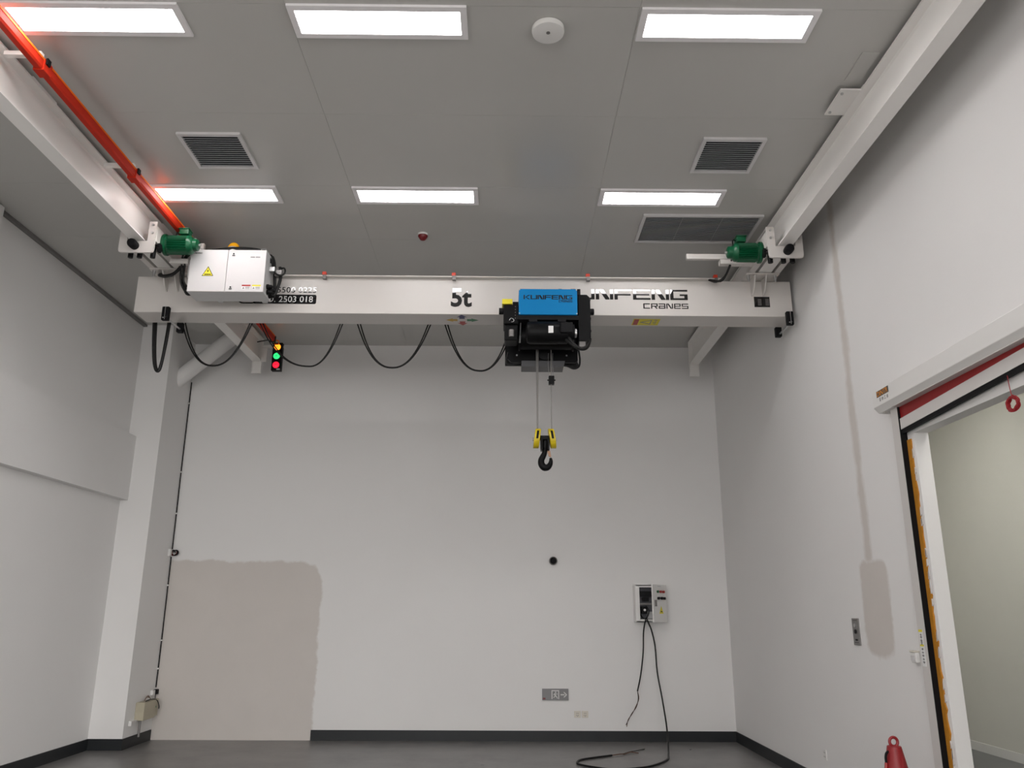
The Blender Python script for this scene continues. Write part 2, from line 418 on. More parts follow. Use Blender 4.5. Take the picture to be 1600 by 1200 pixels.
t = thing('ceiling_sensor', (.262, 4.485, H-.045), 'round white disc unit with small lens on the ceiling', 'ceiling unit')
MB().lathe([(.098, .045), (.106, .04), (.108, .02), (.104, .004), (.09, 0)], (.262, 4.485, H-.045), 'z', 40).build('disc', m_plas, t, True)
MB().lathe([(.012, .004), (.013, -.004), (.008, -.007)], (.262, 4.475, H-.045), 'z', 16).build('lens', m_plate, t, True)
t = thing('fire_detector', (-.856, 7.53, H-.07), 'small dark red bell shaped detector on the ceiling', 'detector')
MB().lathe([(.055, .07), (.055, .058), (.05, .052)], (-.856, 7.53, H-.07), 'z', 24).build('base', m_plas, t, True)
MB().lathe([(.05, .052), (.05, .04), (.034, .016), (.024, .004), (.012, 0)], (-.856, 7.53, H-.07), 'z', 24).build('bell', m_redfire, t, True)
tag(MB().box(2.43, 2.548, 4.69, 5.0, H-.006, H).build('access_plate', m_ceil), 'thin grey access plate screwed to ceiling beside the right beam', 'plate')

# ================================================================== RUNWAY BEAMS
RB, RT = 4.94, 5.27
def runway(cx, label):
    t = thing('runway_beam', (cx, 4.7, RB), label, 'beam', 'crane runway beams')
    y0, y1 = Y0, 10.79
    hf = .066
    m = MB()
    m.prism([(cx-hf, RB), (cx+hf, RB), (cx+hf, RB+.014), (cx+.012, RB+.028), (cx+.006, RB+.05), (cx+.006, RT-.05), (cx+.012, RT-.028), (cx+hf, RT-.014), (cx+hf, RT),
             (cx-hf, RT), (cx-hf, RT-.014), (cx-.012, RT-.028), (cx-.006, RT-.05), (cx-.006, RB+.05), (cx-.012, RB+.028), (cx-hf, RB+.014)], 'y', y0, y1)
    m.build('beam', m_rail, t)
    MB().box(cx-hf, cx+hf, y1, y1+.02, 4.765, RT).build('end_stop', m_rail, t)
    for y in (.6, 2.9, 5.2, 7.5, 9.8):
        MB().box(cx-.05, cx+.05, y-.16, y+.16, RT, H).build('hanger', m_rail, t)
    return t
rR = runway(2.636, 'white steel runway beam under the ceiling along the right wall')
rL = runway(-3.475, 'white steel runway beam under the ceiling beside the red bar')
lab(MB().box(2.42, 2.57, 5.05, 5.36, RT-.012, RT).build('fixing_plate', m_rail, rR), 'white fixing plate with bolts')
for y in (5.09, 5.32):
    MB().cyl((2.445, y, RT-.012), (2.445, y, RT-.022), .011, 8).build('bolt', m_steel, rR)
lab(MB().box(2.42, 2.57, 9.68, 9.92, RT-.012, RT).build('fixing_plate', m_rail, rR), 'white fixing plate with bolts')

# red conductor bar beside the left beam
t = thing('conductor_bar', (-3.185, 4.7, 5.125), 'long bright red conductor bar running beside the left runway beam', 'conductor bar')
MB().prism([(-3.215, 5.19), (-3.215, 5.14), (-3.205, 5.125), (-3.165, 5.125), (-3.155, 5.14), (-3.155, 5.19)], 'y', Y0, 10.46).build('bar', m_red, t)
lab(MB().box(-3.165, -3.152, Y0, 10.46, 5.19, 5.205).build('seam', m_orange, t), 'orange edge strip')
MB().box(-3.222, -3.148, 10.46, 10.50, 5.115, 5.20).build('end_cap', m_blacksat, t)
for y in (1.9, 3.3, 4.70, 6.12, 7.55, 9.0):
    MB().box(-3.41, -3.16, y-.02, y+.02, 5.205, 5.235).build('hanger_arm', m_rail, t)
    MB().box(-3.222, -3.148, y+.02, y+.11, 5.118, 5.205).build('joint_clip', m_red, t)
    MB().box(-3.15, -3.135, y+.03, y+.07, 5.17, 5.215).build('clip_latch', m_blacksat, t)
MB().box(-3.41, -3.08, 10.72, 10.76, 5.115, 5.145).box(-3.41, -3.33, 10.745, 10.76, 4.92, 5.115).build('hanger_arm', m_rail, t)
MB().tube([(-3.23, 10.46, 5.14), (-3.30, 10.44, 5.12), (-3.38, 10.43, 5.10)], .008, 6).build('tail_wire', m_cable, t)
MB().tube([(-3.16, 10.5, 5.15), (-3.13, 10.56, 5.16), (-3.14, 10.6, 5.13), (-3.19, 10.58, 5.12)], .009, 6).build('feed_wire', m_orange, t)

# signal lamp at the end of the bar
t = thing('signal_light', (-3.165, 10.70, 4.768), 'black three lamp signal box glowing amber, green and red', 'signal light')
MB().box(-3.232, -3.100, 10.66, 10.74, 4.768, 5.170).build('housing', m_blacksat, t, bev=.004)
for z, mt, nm in ((5.102, m_lamp_a, 'amber lamp'), (4.973, m_lamp_g, 'green lamp'), (4.845, m_lamp_r, 'red lamp')):
    l = lab(MB().lathe([(.046, 0), (.046, -.008), (.034, -.018), (.012, -.022)], (-3.166, 10.66, z), 'y', 24).build('lamp', mt, t, True), nm)
    MB().lathe([(.055, 0), (.055, -.01), (.047, -.01), (.047, 0)], (-3.166, 10.66, z), 'y', 24).build('bezel', m_black, t, True)
    MB().lathe([(.006, -.021), (.006, -.024)], (-3.166, 10.66, z), 'y', 8).build('pip', m_blacksat, l)
MB().box(-3.155, -3.11, 10.657, 10.66, 4.775, 4.795).build('nameplate', m_cabgrey, t)

# round pipe brace from pilaster to ceiling
t = thing('pipe_brace', (-4.25, 10.75, 4.7), 'round white pipe slanting from corner pilaster up to the ceiling', 'pipe')
MB().cyl((-4.79, 10.75, 4.42), (-3.80, 10.75, 5.30), .105, 28).build('pipe', m_wall, t, True)

# ================================================================== BRIDGE CRANE
GY0, GY1, GZ0, GZ1, GX0, GX1 = 7.78, 8.10, 4.525, 4.915, -3.812, 2.953
crane = thing('bridge_crane', (0, 7.94, GZ0), 'cream overhead bridge crane girder with end carriages and printed lettering', 'crane')
gd = MB().box(GX0, GX1, GY0, GY1, GZ0, GZ1).build('girder', m_cream, crane, bev=.006)
MB().box(-3.2, 2.25, GY0-.055, GY1+.055, GZ1, GZ1+.010).build('top_flange', m_cream, gd)
MB().box(-3.6, 2.8, 8.17, 8.21, 4.585, 4.62).build('festoon_track', m_steel, gd)
for x in (-3.4, -1.0, 1.2, 2.6): MB().box(x, x+.04, GY1, 8.19, 4.62, 4.64).build('track_bracket', m_steel, gd)
# red tipped clips on the top flange
for x in (-1.882, -.547, .839, 2.163):
    c = MB().box(x-.012, x+.022, GY0-.062, GY0-.02, GZ1-.03, GZ1+.012).build('clip', m_plate, gd)
    MB().box(x-.02, x+.022, GY0-.06, GY0-.01, GZ1+.012, GZ1+.048).build('clip_cap', m_redc, gd, bev=.005)
yf = GY0
lab(lean(wordmark('KUNFENG', .538, 1.874, 4.700, 4.813, yf), yf).build('lettering', m_gloss, gd), 'glossy black letters KUNFENG')
lab(wordmark('CRAneS', 1.412, 1.876, 4.603, 4.660, yf, gap=.16).build('lettering', m_gloss, gd), 'black letters CRANES')
lab(lean(text_mb('5t', (-.572, yf, 4.605), (1,0,0), (0,0,1), .216, .208, .0015, .03), yf).build('lettering', m_gloss, gd), 'glossy black lettering 5t')
lab(lean(text_mb('5500 0225', (-2.365, yf, 4.748), (1,0,0), (0,0,1), .405, .062, .0015, 0), yf).build('lettering', m_gloss, gd), 'glossy number 5500 0225')
np_ = lab(MB().prism(rrect(-2.600, -1.956, 4.625, 4.727, .018), 'y', yf-.0015, yf).build('number_plate', m_gloss, gd), 'black plate NO. 2503 018')
lab(text_mb('NO. 2503 018', (-2.535, yf-.0015, 4.644), (1,0,0), (0,0,1), .545, .066, .0008, .004).build('lettering', m_white_ink, gd), 'white number NO. 2503 018')
# rounded emblem behind the cabinet
m = MB(); o_ = rrect(-2.765, -2.555, 4.625, 4.79, .06, 6); i_ = rrect(-2.752, -2.568, 4.638, 4.777, .05, 6); n = len(o_)
m.add([(p[0], yf-.0015, p[1]) for p in o_]+[(p[0], yf-.0015, p[1]) for p in i_]+[(p[0], yf, p[1]) for p in o_]+[(p[0], yf, p[1]) for p in i_],
      [(k, (k+1) % n, (k+1) % n+n, k+n) for k in range(n)]+[(k+2*n, k+3*n, (k+1) % n+3*n, (k+1) % n+2*n) for k in range(n)]
      +[(k, k+2*n, (k+1) % n+2*n, (k+1) % n) for k in range(n)]+[(k+n, (k+1) % n+n, (k+1) % n+3*n, k+3*n) for k in range(n)])
m.prism([(-2.638+.045*math.cos(a*math.pi/10), 4.70+.05*math.sin(a*math.pi/10)) for a in range(20)], 'y', yf-.0015, yf)
lab(m.build('emblem', m_gloss, gd), 'black rounded emblem with oval')
# small framed data plate at the right end
dp = MB().box(2.561, 2.721, yf-.003, yf, 4.629, 4.742).build('data_plate', m_gloss, gd)
for x in (2.598, 2.676):
    for k in range(5): MB().box(x, x+.038, yf-.004, yf-.003, 4.648+k*.015, 4.656+k*.015).build('data_line', m_plate, gd)
# coloured arrows and warning sticker on the underside
zb = GZ0
def arrow(cx, cy, ang, mat):
    pts = [(0,.075), (.052,0), (.026,.005), (.03,-.045), (-.03,-.045), (-.026,.005), (-.052,0)]
    c, s_ = math.cos(ang), math.sin(ang)
    lab(MB().prism([(cx+x*c-y*s_, cy+x*s_+y*c) for x, y in pts], 'z', zb-.001, zb).build('arrow', mat, gd), 'direction arrow sticker')
arrow(-.46, 7.865, math.pi, m_navy); arrow(-.46, 8.035, 0, m_redv); arrow(-.555, 7.95, math.pi/2, m_gold); arrow(-.365, 7.95, -math.pi/2, m_greenv)
st = lab(MB().box(1.325, 1.603, 7.875, 8.062, zb-.001, zb).build('warning_sticker', m_yellow2, gd), 'yellow and red warning sticker')
MB().box(1.335, 1.385, 7.885, 8.052, zb-.0018, zb-.001).build('sticker_red_field', m_redv, gd)
MB().prism([(1.40, 7.97), (1.52, 7.90), (1.52, 8.04)], 'z', zb-.0018, zb-.001).build('sticker_triangle', m_gloss, gd)
MB().prism([(1.435, 7.97), (1.508, 7.925), (1.508, 8.015)], 'z', zb-.0024, zb-.0018).build('sticker_triangle_field', m_yellow2, gd)
for k in range(4): MB().box(1.54+.013*(k % 2), 1.575, 7.90+k*.036, 7.915+k*.036, zb-.0018, zb-.001).build('sticker_line', m_gloss, gd)
# rubber end stops clamped round the lower edge
for x in (-3.465, 2.905):
    es = MB().box(x-.038, x+.034, GY0-.05, GY0, 4.425, 4.57).build('end_buffer', m_rubber, crane, bev=.008)
    MB().box(x-.002, x+.002, GY0-.056, GY0-.05, 4.43, 4.565).cyl((x-.015, GY0-.056, 4.448), (x-.015, GY0-.05, 4.448), .007, 8).build('buffer_groove', m_steel, es)
    MB().cyl((x+.01, GY0-.05, 4.455), (x+.01, GY1+.05, 4.455), .009, 8).build('tie_rod', m_steel, es)
    MB().box(x-.03, x+.034, GY1, GY1+.06, 4.425, 4.535).build('buffer_pad', m_rubber, es, bev=.008)

def carriage(c, s):
    """End carriage at rail centre c; s = +1 when the wall is on the +X side."""
    X = lambda r: c+s*r
    ec = MB()
    for a, b in ((-.172, -.10), (.095, .158)):
        x0, x1 = sorted((X(a), X(b)))
        ec.box(x0, x1, 6.99, 8.88, 4.935, 5.09)
    ec = ec.build('end_carriage', m_cream, crane, bev=.003)
    # U shaped end plates
    outer = [(-.172, 5.13), (-.096, 5.13), (-.096, 4.932), (.092, 4.932), (.092, 5.05), (.165, 5.05), (.165, 4.845), (.158, 4.822), (.138, 4.815), (-.135, 4.815), (-.156, 4.822), (-.164, 4.845)]
    for y in (6.97, 8.88):
        MB().prism([(X(a), b) for a, b in outer], 'y', y, y+.02).build('end_plate', m_cream, ec)
    for a, z in ((-.135, 5.095), (-.137, 5.015), (.125, 5.01)):
        MB().cyl((X(a), 6.97, z), (X(a), 6.958, z), .012, 6).build('bolt', m_steel, ec)
    MB().lathe([(.040, 0), (.043, -.03), (.043, -.07), (.036, -.088), (.02, -.094)], (X(.012), 6.97, 4.879), 'y', 24).build('bumper', m_rubber, ec, True)
    for a in (-.125, .0, .085):
        MB().cyl((X(a), 7.06, 4.935), (X(a), 7.06, 4.80), .024, 14).build('guide_roller', m_black, ec, True)
    # drive pinion
    m = MB(); pts = []
    for k in range(32):
        r = .046 if (k//2) % 2 else .036; pts.append((7.06+r*math.cos(k*math.pi/16), 4.90+r*math.sin(k*math.pi/16)))
    x0, x1 = sorted((X(-.165), X(-.19))); m.prism(pts, 'x', x0, x1); m.build('pinion', m_blacksat, ec)
    # saddle to the girder
    x0, x1 = sorted((X(-.19), X(.15)))
    MB().box(x0, x1, 7.60, 8.28, 4.921, 4.935).build('saddle_plate', m_cream, ec)
    for a in (-.10, .015):
        x0, x1 = sorted((X(a), X(a+.012)))
        MB().prism([(7.62, 4.921), (GY0, 4.921), (GY0, 4.745), (7.74, 4.755), (7.69, 4.80)], 'x', x0, x1).build('gusset', m_cream, ec)
    for a in (-.16, .115):
        MB().cyl((X(a), 7.64, 4.921), (X(a), 7.64, 4.885), .017, 6).cyl((X(a), 7.64, 4.885), (X(a), 7.64, 4.855), .010, 8).build('bolt', m_steel, ec)
    return ec
cR = carriage(2.636, 1); cL = carriage(-3.475, -1)

def motor(c, s, zc, parent):
    """Finned travel motor on the inner channel; axis along X pointing into the hall."""
    X = lambda r: c+s*r; y = 7.17; ins = -.172
    m = MB(); pts = []
    N = 56
    for k in range(N):
        r = .094 if (k % 2) else .080; pts.append((y+r*math.cos(2*math.pi*k/N), zc+r*math.sin(2*math.pi*k/N)))
    m.prism(pts, 'x', *sorted((X(ins-.05), X(ins-.235))))
    mo = m.build('travel_motor', m_green, parent)
    d = -s
    MB().lathe([(.105, 0), (.105, d*.022), (.088, d*.03), (.088, d*.052)], (X(ins-.002), y, zc), 'x', 28).build('flange', m_green, mo, True)
    MB().lathe([(.092, 0), (.092, d*.02), (.072, d*.045), (.060, d*.05), (.058, d*.085), (.04, d*.095)], (X(ins-.235), y, zc), 'x', 24).build('fan_cover', m_green, mo, True)
    MB().cyl((X(ins-.33), y, zc), (X(ins-.35), y, zc), .012, 8).build('shaft', m_steel, mo)
    x0, x1 = sorted((X(ins-.157), X(ins-.245)))
    MB().box(x0, x1, y-.075, y+.02, zc+.085, zc+.135).box(x0-.008, x1+.008, y-.083, y+.028, zc+.135, zc+.146).build('terminal_box', m_green, mo, bev=.005)
    MB().tube([(x0, y-.03, zc+.11), (x0-.03, y-.04, zc+.11), (x0-.035, y-.05, zc+.05), (x0-.01, y-.03, zc-.05)], .007, 6).build('lead', m_cable, mo)
    return mo
motor(2.636, 1, 4.955, crane); motor(-3.475, -1, 4.985, crane)
# collector arm and lead on the right carriage
MB().box(1.80, 2.47, 7.42, 7.46, 5.0, 5.055).build('collector_arm', m_cream, crane, bev=.003)
MB().box(2.13, 2.47, 7.40, 7.47, 4.94, 4.99).build('arm_bracket', m_cream, crane, bev=.003)
MB().tube([(2.277, 7.40, 5.06), (2.259, 7.42, 5.0), (2.227, 7.45, 4.916), (2.204, 7.5, 4.86), (2.163, 7.55, 4.818), (2.10, 7.72, 4.90)], .012, 8).build('motor_lead', m_cable, crane)
MB().tube([(2.25, 7.38, 5.02), (2.235, 7.42, 4.95), (2.19, 7.5, 4.845), (2.13, 7.6, 4.83), (2.09, 7.72, 4.90)], .009, 8).build('motor_lead', m_cable, crane)
MB().box(-3.07, -3.03, 7.43, 7.47, 5.04, 5.13).box(-3.31, -3.03, 7.44, 7.46, 5.01, 5.04).build('collector_arm', m_cream, crane)
MB().box(-3.32, -3.14, 7.36, 7.42, 4.88, 4.93).build('arm_bracket', m_cream, crane)

# ================================================================== CONTROL CABINET ON THE GIRDER
CX0, CX1, CZ0, CZ1, CY = -3.093, -2.356, 4.561, 5.0, 7.30
cab = thing('control_cabinet', (-2.72, 7.43, CZ0), 'white two door control cabinet with lightning warning triangle hung on the crane', 'cabinet')
MB().box(CX0, CX1, CY+.016, 7.56, CZ0, CZ1).build('body', m_cabgrey, cab)
dl = MB().box(CX0, -2.731, CY, CY+.015, CZ0, CZ1).build('door', m_cabin, cab, bev=.002)
dr = MB().box(-2.727, CX1, CY, CY+.015, CZ0, CZ1).build('door', m_cabin, cab, bev=.002)
for x, z in ((-2.674, 4.952), (-2.674, 4.602)):
    MB().box(x-.016, x+.016, CY-.004, CY, z-.02, z+.02).build('lock', m_cabgrey, dr)
    MB().cyl((x, CY-.008, z+.004), (x, CY-.004, z+.004), .008, 10).box(x-.013, x+.013, CY-.005, CY-.004, z-.018, z-.008).build('lock_core', m_blacksat, dr)
MB().prism([(-2.966, 4.722), (-2.853, 4.722), (-2.9095, 4.824)], 'y', CY-.0010, CY).build('warning_triangle_edge', m_gloss, dl)
lab(MB().prism([(-2.957, 4.727), (-2.862, 4.727), (-2.9095, 4.813)], 'y', CY-.0016, CY-.001).build('warning_triangle', m_yellow2, dl), 'yellow lightning warning triangle')
MB().prism([(-2.904, 4.797), (-2.917, 4.772), (-2.909, 4.772), (-2.914, 4.752), (-2.900, 4.779), (-2.908, 4.779)], 'y', CY-.0022, CY-.0016).build('lightning_bolt', m_gloss, dl)
for k in range(4): MB().box(-2.938+k*.0155, -2.926+k*.0155, CY-.0022, CY-.0016, 4.733, 4.745).build('warning_print', m_gloss, dl)
wordmark('KUNFENG', -3.078, -2.982, 4.956, 4.970, CY).build('lettering', m_plate, dl)
pl = MB().box(-2.514, -2.406, CY-.001, CY, 4.912, 4.970).build('rating_plate', m_cabgrey, dr)
for k in range(4): MB().box(-2.508+(k % 2)*.05, -2.464+(k % 2)*.05, CY-.0016, CY-.001, 4.918+(k//2)*.024, 4.93+(k//2)*.024).build('plate_print', m_plas if k > 1 else m_plate, dr)
for x, mt in ((-2.566, m_redv), (-2.467, m_yellow2)):
    MB().box(x, x+.085, CY-.001, CY, 4.587, 4.633).build('warning_label', m_white_ink, dr)
    MB().box(x, x+.085, CY-.0016, CY-.001, 4.618, 4.633).build('label_band', mt, dr)
    for k in range(3): MB().box(x+.035, x+.078, CY-.0016, CY-.001, 4.590+k*.009, 4.594+k*.009).build('label_print', m_plate, dr)
    MB().prism([(x+.006, 4.591), (x+.028, 4.591), (x+.017, 4.611)], 'y', CY-.0016, CY-.001).build('label_symbol', m_plate, dr)
for x in (-2.95, -2.5):
    MB().box(x, x+.05, 7.56, GY0, 4.63, 4.68).box(x, x+.05, 7.56, GY0, 4.84, 4.89).build('mounting_bracket', m_cabgrey, cab)
MB().box(-3.150, CX0, 7.40, 7.50, 4.75, 4.935).build('side_box', m_cabin, cab, bev=.004)
for k, (dx, r) in enumerate(((0, .011), (.02, .009), (-.015, .009), (.035, .008))):
    MB().tube([(-3.16+dx, 7.45-.02*k, 5.03), (-3.195+dx, 7.42-.015*k, 4.976), (-3.20+dx*.7, 7.42-.015*k, 4.84), (-3.19+dx*.7, 7.42-.015*k, 4.70), (-3.145+dx, 7.43, 4.585+.012*k), (-3.09, 7.46, 4.60)], r, 7).build('side_cable', m_cable, cab)
MB().tube([(-3.557, 7.76, 4.93), (-3.54, 7.66, 4.88), (-3.45, 7.60, 4.845), (-3.361, 7.56, 4.85), (-3.28, 7.52, 4.90), (-3.226, 7.48, 4.98), (-3.17, 7.44, 5.02)], .018, 8).build('main_cable', m_cable, cab)
MB().tube([(-3.0, 7.36, 5.005), (-2.877, 7.38, 5.03), (-2.753, 7.4, 5.058), (-2.595, 7.42, 5.068), (-2.467, 7.42, 5.05), (-2.39, 7.43, 5.0), (-2.35, 7.45, 4.93)], .019, 8).build('top_cable', m_cable, cab)
for x in (-3.03, -2.40):
    MB().tube([(x-.022, 7.34, 5.0), (x-.022, 7.34, 5.03), (x+.022, 7.34, 5.03), (x+.022, 7.34, 5.0)], .0035, 6, 1).build('lifting_eye', m_steel, cab)
MB().tube([(-2.38, 7.45, 5.02), (-2.345, 7.45, 5.0), (-2.335, 7.45, 4.903), (-2.31, 7.45, 4.834), (-2.26, 7.45, 4.80), (-2.211, 7.45, 4.814), (-2.208, 7.46, 4.863), (-2.236, 7.48, 4.89), (-2.27, 7.49, 4.869)], .009, 7).build('side_cable', m_cable, cab)
MB().tube([(-2.266, 7.48, 4.90), (-2.253, 7.48, 4.787), (-2.270, 7.48, 4.684), (-2.30, 7.48, 4.60), (-2.335, 7.47, 4.62)], .016, 7).build('side_cable', m_cable, cab)
MB().tube([(-2.36, 7.5, 5.02), (-2.335, 7.5, 4.95), (-2.318, 7.5, 4.80), (-2.308, 7.5, 4.66), (-2.34, 7.49, 4.63)], .017, 7).build('side_cable', m_cable, cab)
MB().box(-2.356, -2.30, 7.42, 7.50, 4.83, 4.88).build('plug', m_steel, cab, bev=.004)
MB().box(-2.31, -2.24, 7.46, 7.53, 4.80, 4.865).build('plug', m_plate, cab, bev=.004)
for z, dx in ((4.655, 0), (4.605, .02)):
    MB().lathe([(.026, 0), (.026, .02), (.02, .025), (.02, .045), (.012, .06)], (CX1, 7.40+dx, z), 'x', 12).build('cable_gland', m_black, cab, True)
    MB().lathe([(.026, 0), (.026, .02), (.02, .025), (.02, .045), (.012, .06)], (CX1, 7.47+dx, z-.01), 'x', 12).build('cable_gland', m_black, cab, True)
# amber beacon on top of the cabinet
t = thing('warning_beacon', (-2.735, 7.45, CZ1), 'amber dome beacon standing on top of the white crane cabinet', 'beacon')
MB().lathe([(.062, 0), (.062, .07), (.055, .085)], (-2.735, 7.45, CZ1), 'z', 24).build('base', m_cabgrey, t, True)
MB().lathe([(.060, .085), (.058, .10), (.042, .128), (.02, .142), (.004, .146)], (-2.735, 7.45, CZ1), 'z', 24).build('dome', m_amber, t, True)

# ================================================================== HOIST
ho = thing('electric_hoist', (.4, 7.9, 3.98), 'black electric wire rope hoist with blue cover slung under the girder', 'hoist')
bc = lab(MB().box(.122, .694, 7.38, 7.68, 4.378, 4.648).build('cover', m_blue, ho, bev=.006), 'bright blue cover with KUNFENG lettering')
lab(wordmark('KUNFENG', .168, .645, 4.538, 4.582, 7.38).build('lettering', m_gloss, bc), 'black letters KUNFENG')
lab(wordmark('CRAneS', .512, .645, 4.508, 4.530, 7.38, gap=.16).build('lettering', m_gloss, bc), 'small black letters CRANES')
for x in (.128, .688):
    for z in (4.39, 4.638): MB().cyl((x, 7.376, z), (x, 7.38, z), .007, 8).build('screw', m_steel, bc)
MB().box(.10, .71, 7.40, 7.70, 4.335, 4.378).build('cover_base', m_blacksat, ho)
# trolley frame round the girder's lower edge
MB().box(-.01, .76, 7.70, 7.74, 4.25, 4.60).build('front_frame', m_black, ho, bev=.004)
MB().box(-.01, .76, 8.16, 8.20, 4.10, 4.66).build('rear_frame', m_black, ho, bev=.004)
MB().prism([(.035, 4.062), (.05, 4.047), (.71, 4.047), (.735, 4.07), (.735, 4.50), (.01, 4.50), (.01, 4.09)], 'y', 7.88, 7.905).build('hanging_plate', m_black, ho)
MB().box(.0, .75, 7.74, 8.16, 4.46, 4.505).build('cross_frame', m_blacksat, ho)
cb = MB().prism([(.158, 4.045), (.600, 4.045), (.585, 3.985), (.158, 3.985)], 'y', 7.82, 8.02).build('lower_crossbeam', paint('dark_grey_crossbeam', (.07, .07, .075, 1), .45), ho)
for x in (.10, .64):
    for y in (7.765, 8.115):
        MB().lathe([(.03, 0), (.06, .004), (.06, .03), (.03, .034)], (x, y-.017, 4.50 if False else 4.535), 'y', 20).build('trolley_wheel', m_plate, ho, True)
dm = MB().lathe([(.05, 0), (.14, .005), (.14, .02), (.125, .025), (.125, .535), (.14, .54), (.14, .555), (.05, .56)], (.12, 7.66, 4.24), 'x', 28).build('drum', m_black, ho, True)
MB().lathe([(.06, 0), (.10, .012), (.112, .04), (.112, .30), (.108, .31), (.108, .40), (.085, .41), (.085, .47), (.05, .475)], (.192, 7.42, 4.205), 'x', 32).build('hoist_motor', m_black, ho, True)
MB().box(.405, .452, 7.300, 7.3075, 4.165, 4.235).build('motor_plate', m_white_ink, ho)
MB().box(.52, .64, 7.285, 7.42, 4.165, 4.270).build('terminal_box', m_blacksat, ho, bev=.01)
MB().box(.22, .30, 7.36, 7.48, 4.30, 4.335).box(.50, .58, 7.36, 7.48, 4.30, 4.335).build('motor_foot', m_blacksat, ho)
MB().lathe([(.045, 0), (.045, .03)], (.655, 7.42, 4.205), 'x', 20).build('coupling', m_steel, ho, True)
gb = MB().prism([(.703, 4.60), (.79, 4.60), (.815, 4.575), (.823, 4.53), (.823, 4.16), (.81, 4.12), (.703, 4.12)], 'y', 7.40, 7.68).build('gearbox', m_black, ho, bev=.006)
lab(gb, 'tall black gearbox')
for z in (4.22, 4.35, 4.43, 4.55): MB().box(.823, .829, 7.42, 7.66, z, z+.018).build('cooling_rib', m_blacksat, gb)
MB().lathe([(.033, 0), (.033, .035), (.028, .04)], (.823, 7.46, 4.44), 'x', 18).build('buffer', m_rubber, ho, True)
MB().box(.712, .77, 7.42, 7.55, 4.12-.05, 4.12).build('gearbox_foot', m_plate, ho)
# left end: limit switch housing with yellow cap
lh = MB().box(-.028, .118, 7.42, 7.66, 4.30, 4.495).build('switch_housing', m_black, ho, bev=.006)
lab(MB().box(-.042, .060, 7.40, 7.55, 4.495, 4.548).build('switch_cap', m_yellow2, ho, bev=.004), 'yellow cap')
MB().box(.062, .118, 7.44, 7.6, 4.495, 4.535).build('relay_box', m_black, ho, bev=.004)
for k in range(5): MB().box(.085, .092, 7.415, 7.42, 4.35+k*.03, 4.358+k*.03).build('housing_screw', m_plate, lh)
MB().box(-.018, .115, 7.44, 7.64, 4.135, 4.30).build('end_housing', m_black, ho, bev=.015)
MB().lathe([(.033, 0), (.033, .04), (.028, .045)], (-.072, 7.46, 4.44), 'x', 18).build('buffer', m_rubber, ho, True)
MB().cyl((.052, 7.43, 4.235), (.052, 7.43, 4.165), .026, 16).build('solenoid', m_plate, ho, True)
MB().tube([(.03, 7.415, 4.33), (.045, 7.41, 4.35), (.07, 7.41, 4.34), (.072, 7.41, 4.318), (.05, 7.41, 4.312)], .003, 6).build('wire_loop', m_steel, ho)
MB().cyl((.142, 7.50, 4.36), (.138, 7.50, 4.20), .006, 8).cyl((.138, 7.50, 4.20), (.133, 7.50, 4.13), .010, 8).build('push_rod', m_steel, ho)
MB().tube([(.566, 7.38, 4.18), (.602, 7.36, 4.135), (.657, 7.36, 4.063), (.724, 7.38, 4.031), (.787, 7.4, 4.071), (.815, 7.42, 4.15)], .016, 8).build('hoist_cable', m_cable, ho)
MB().tube([(.545, 7.38, 4.17), (.585, 7.36, 4.11), (.66, 7.36, 4.045), (.735, 7.4, 4.03), (.79, 7.42, 4.06), (.82, 7.44, 4.14)], .012, 8).build('hoist_cable', m_cable, ho)
MB().tube([(.735, 7.9, 4.25), (.752, 7.9, 4.15), (.758, 7.9, 4.07), (.745, 7.9, 4.01), (.697, 7.9, 3.988), (.64, 7.9, 4.01), (.59, 7.9, 4.03)], .010, 8).build('hoist_cable', m_cable, ho)
MB().tube([(.72, 7.92, 4.07), (.735, 7.92, 4.03), (.69, 7.92, 4.01), (.64, 7.92, 4.02), (.58, 7.92, 4.03)], .010, 8).build('hoist_cable', m_cable, ho)
MB().tube([(.022, 7.88, 4.15), (.004, 7.88, 4.07), (.012, 7.88, 4.03), (.06, 7.88, 4.022), (.16, 7.88, 4.04)], .010, 8).build('hoist_cable', m_cable, ho)
for x, z in ((.11, 4.12), (.62, 4.12), (.66, 4.2)): MB().cyl((x, 7.87, z), (x, 7.88, z), .009, 6).build('bolt', m_steel, ho)
MB().lathe([(.075, 0), (.075, -.03), (.05, -.034)], (.40, 7.88, 4.14), 'y', 24).box(.36, .44, 7.86, 7.88, 4.165, 4.18).build('sheave_cover', m_blacksat, ho, True)
# ropes
RP = 7.80
for a in ((.308, .313), (.3245, .319), (.458, .453)):
    MB().tube([(a[0], RP, 4.30), (a[1], RP, 3.27)], .0055, 8, 1).build('wire_rope', m_rope, ho)
lm = MB().box(.430, .486, RP-.03, RP+.03, 3.79, 3.875).cyl((.417, RP, 3.835), (.499, RP, 3.835), .008, 8).build('limit_weight', m_black, ho, bev=.004)
for x in (.437, .480):
    MB().tube([(x-.006, RP, 4.12), (x-.010, RP, 4.0), (x, RP, 3.875)], .002, 5, 2).build('limit_wire', m_steel, ho)
RY = 7.93

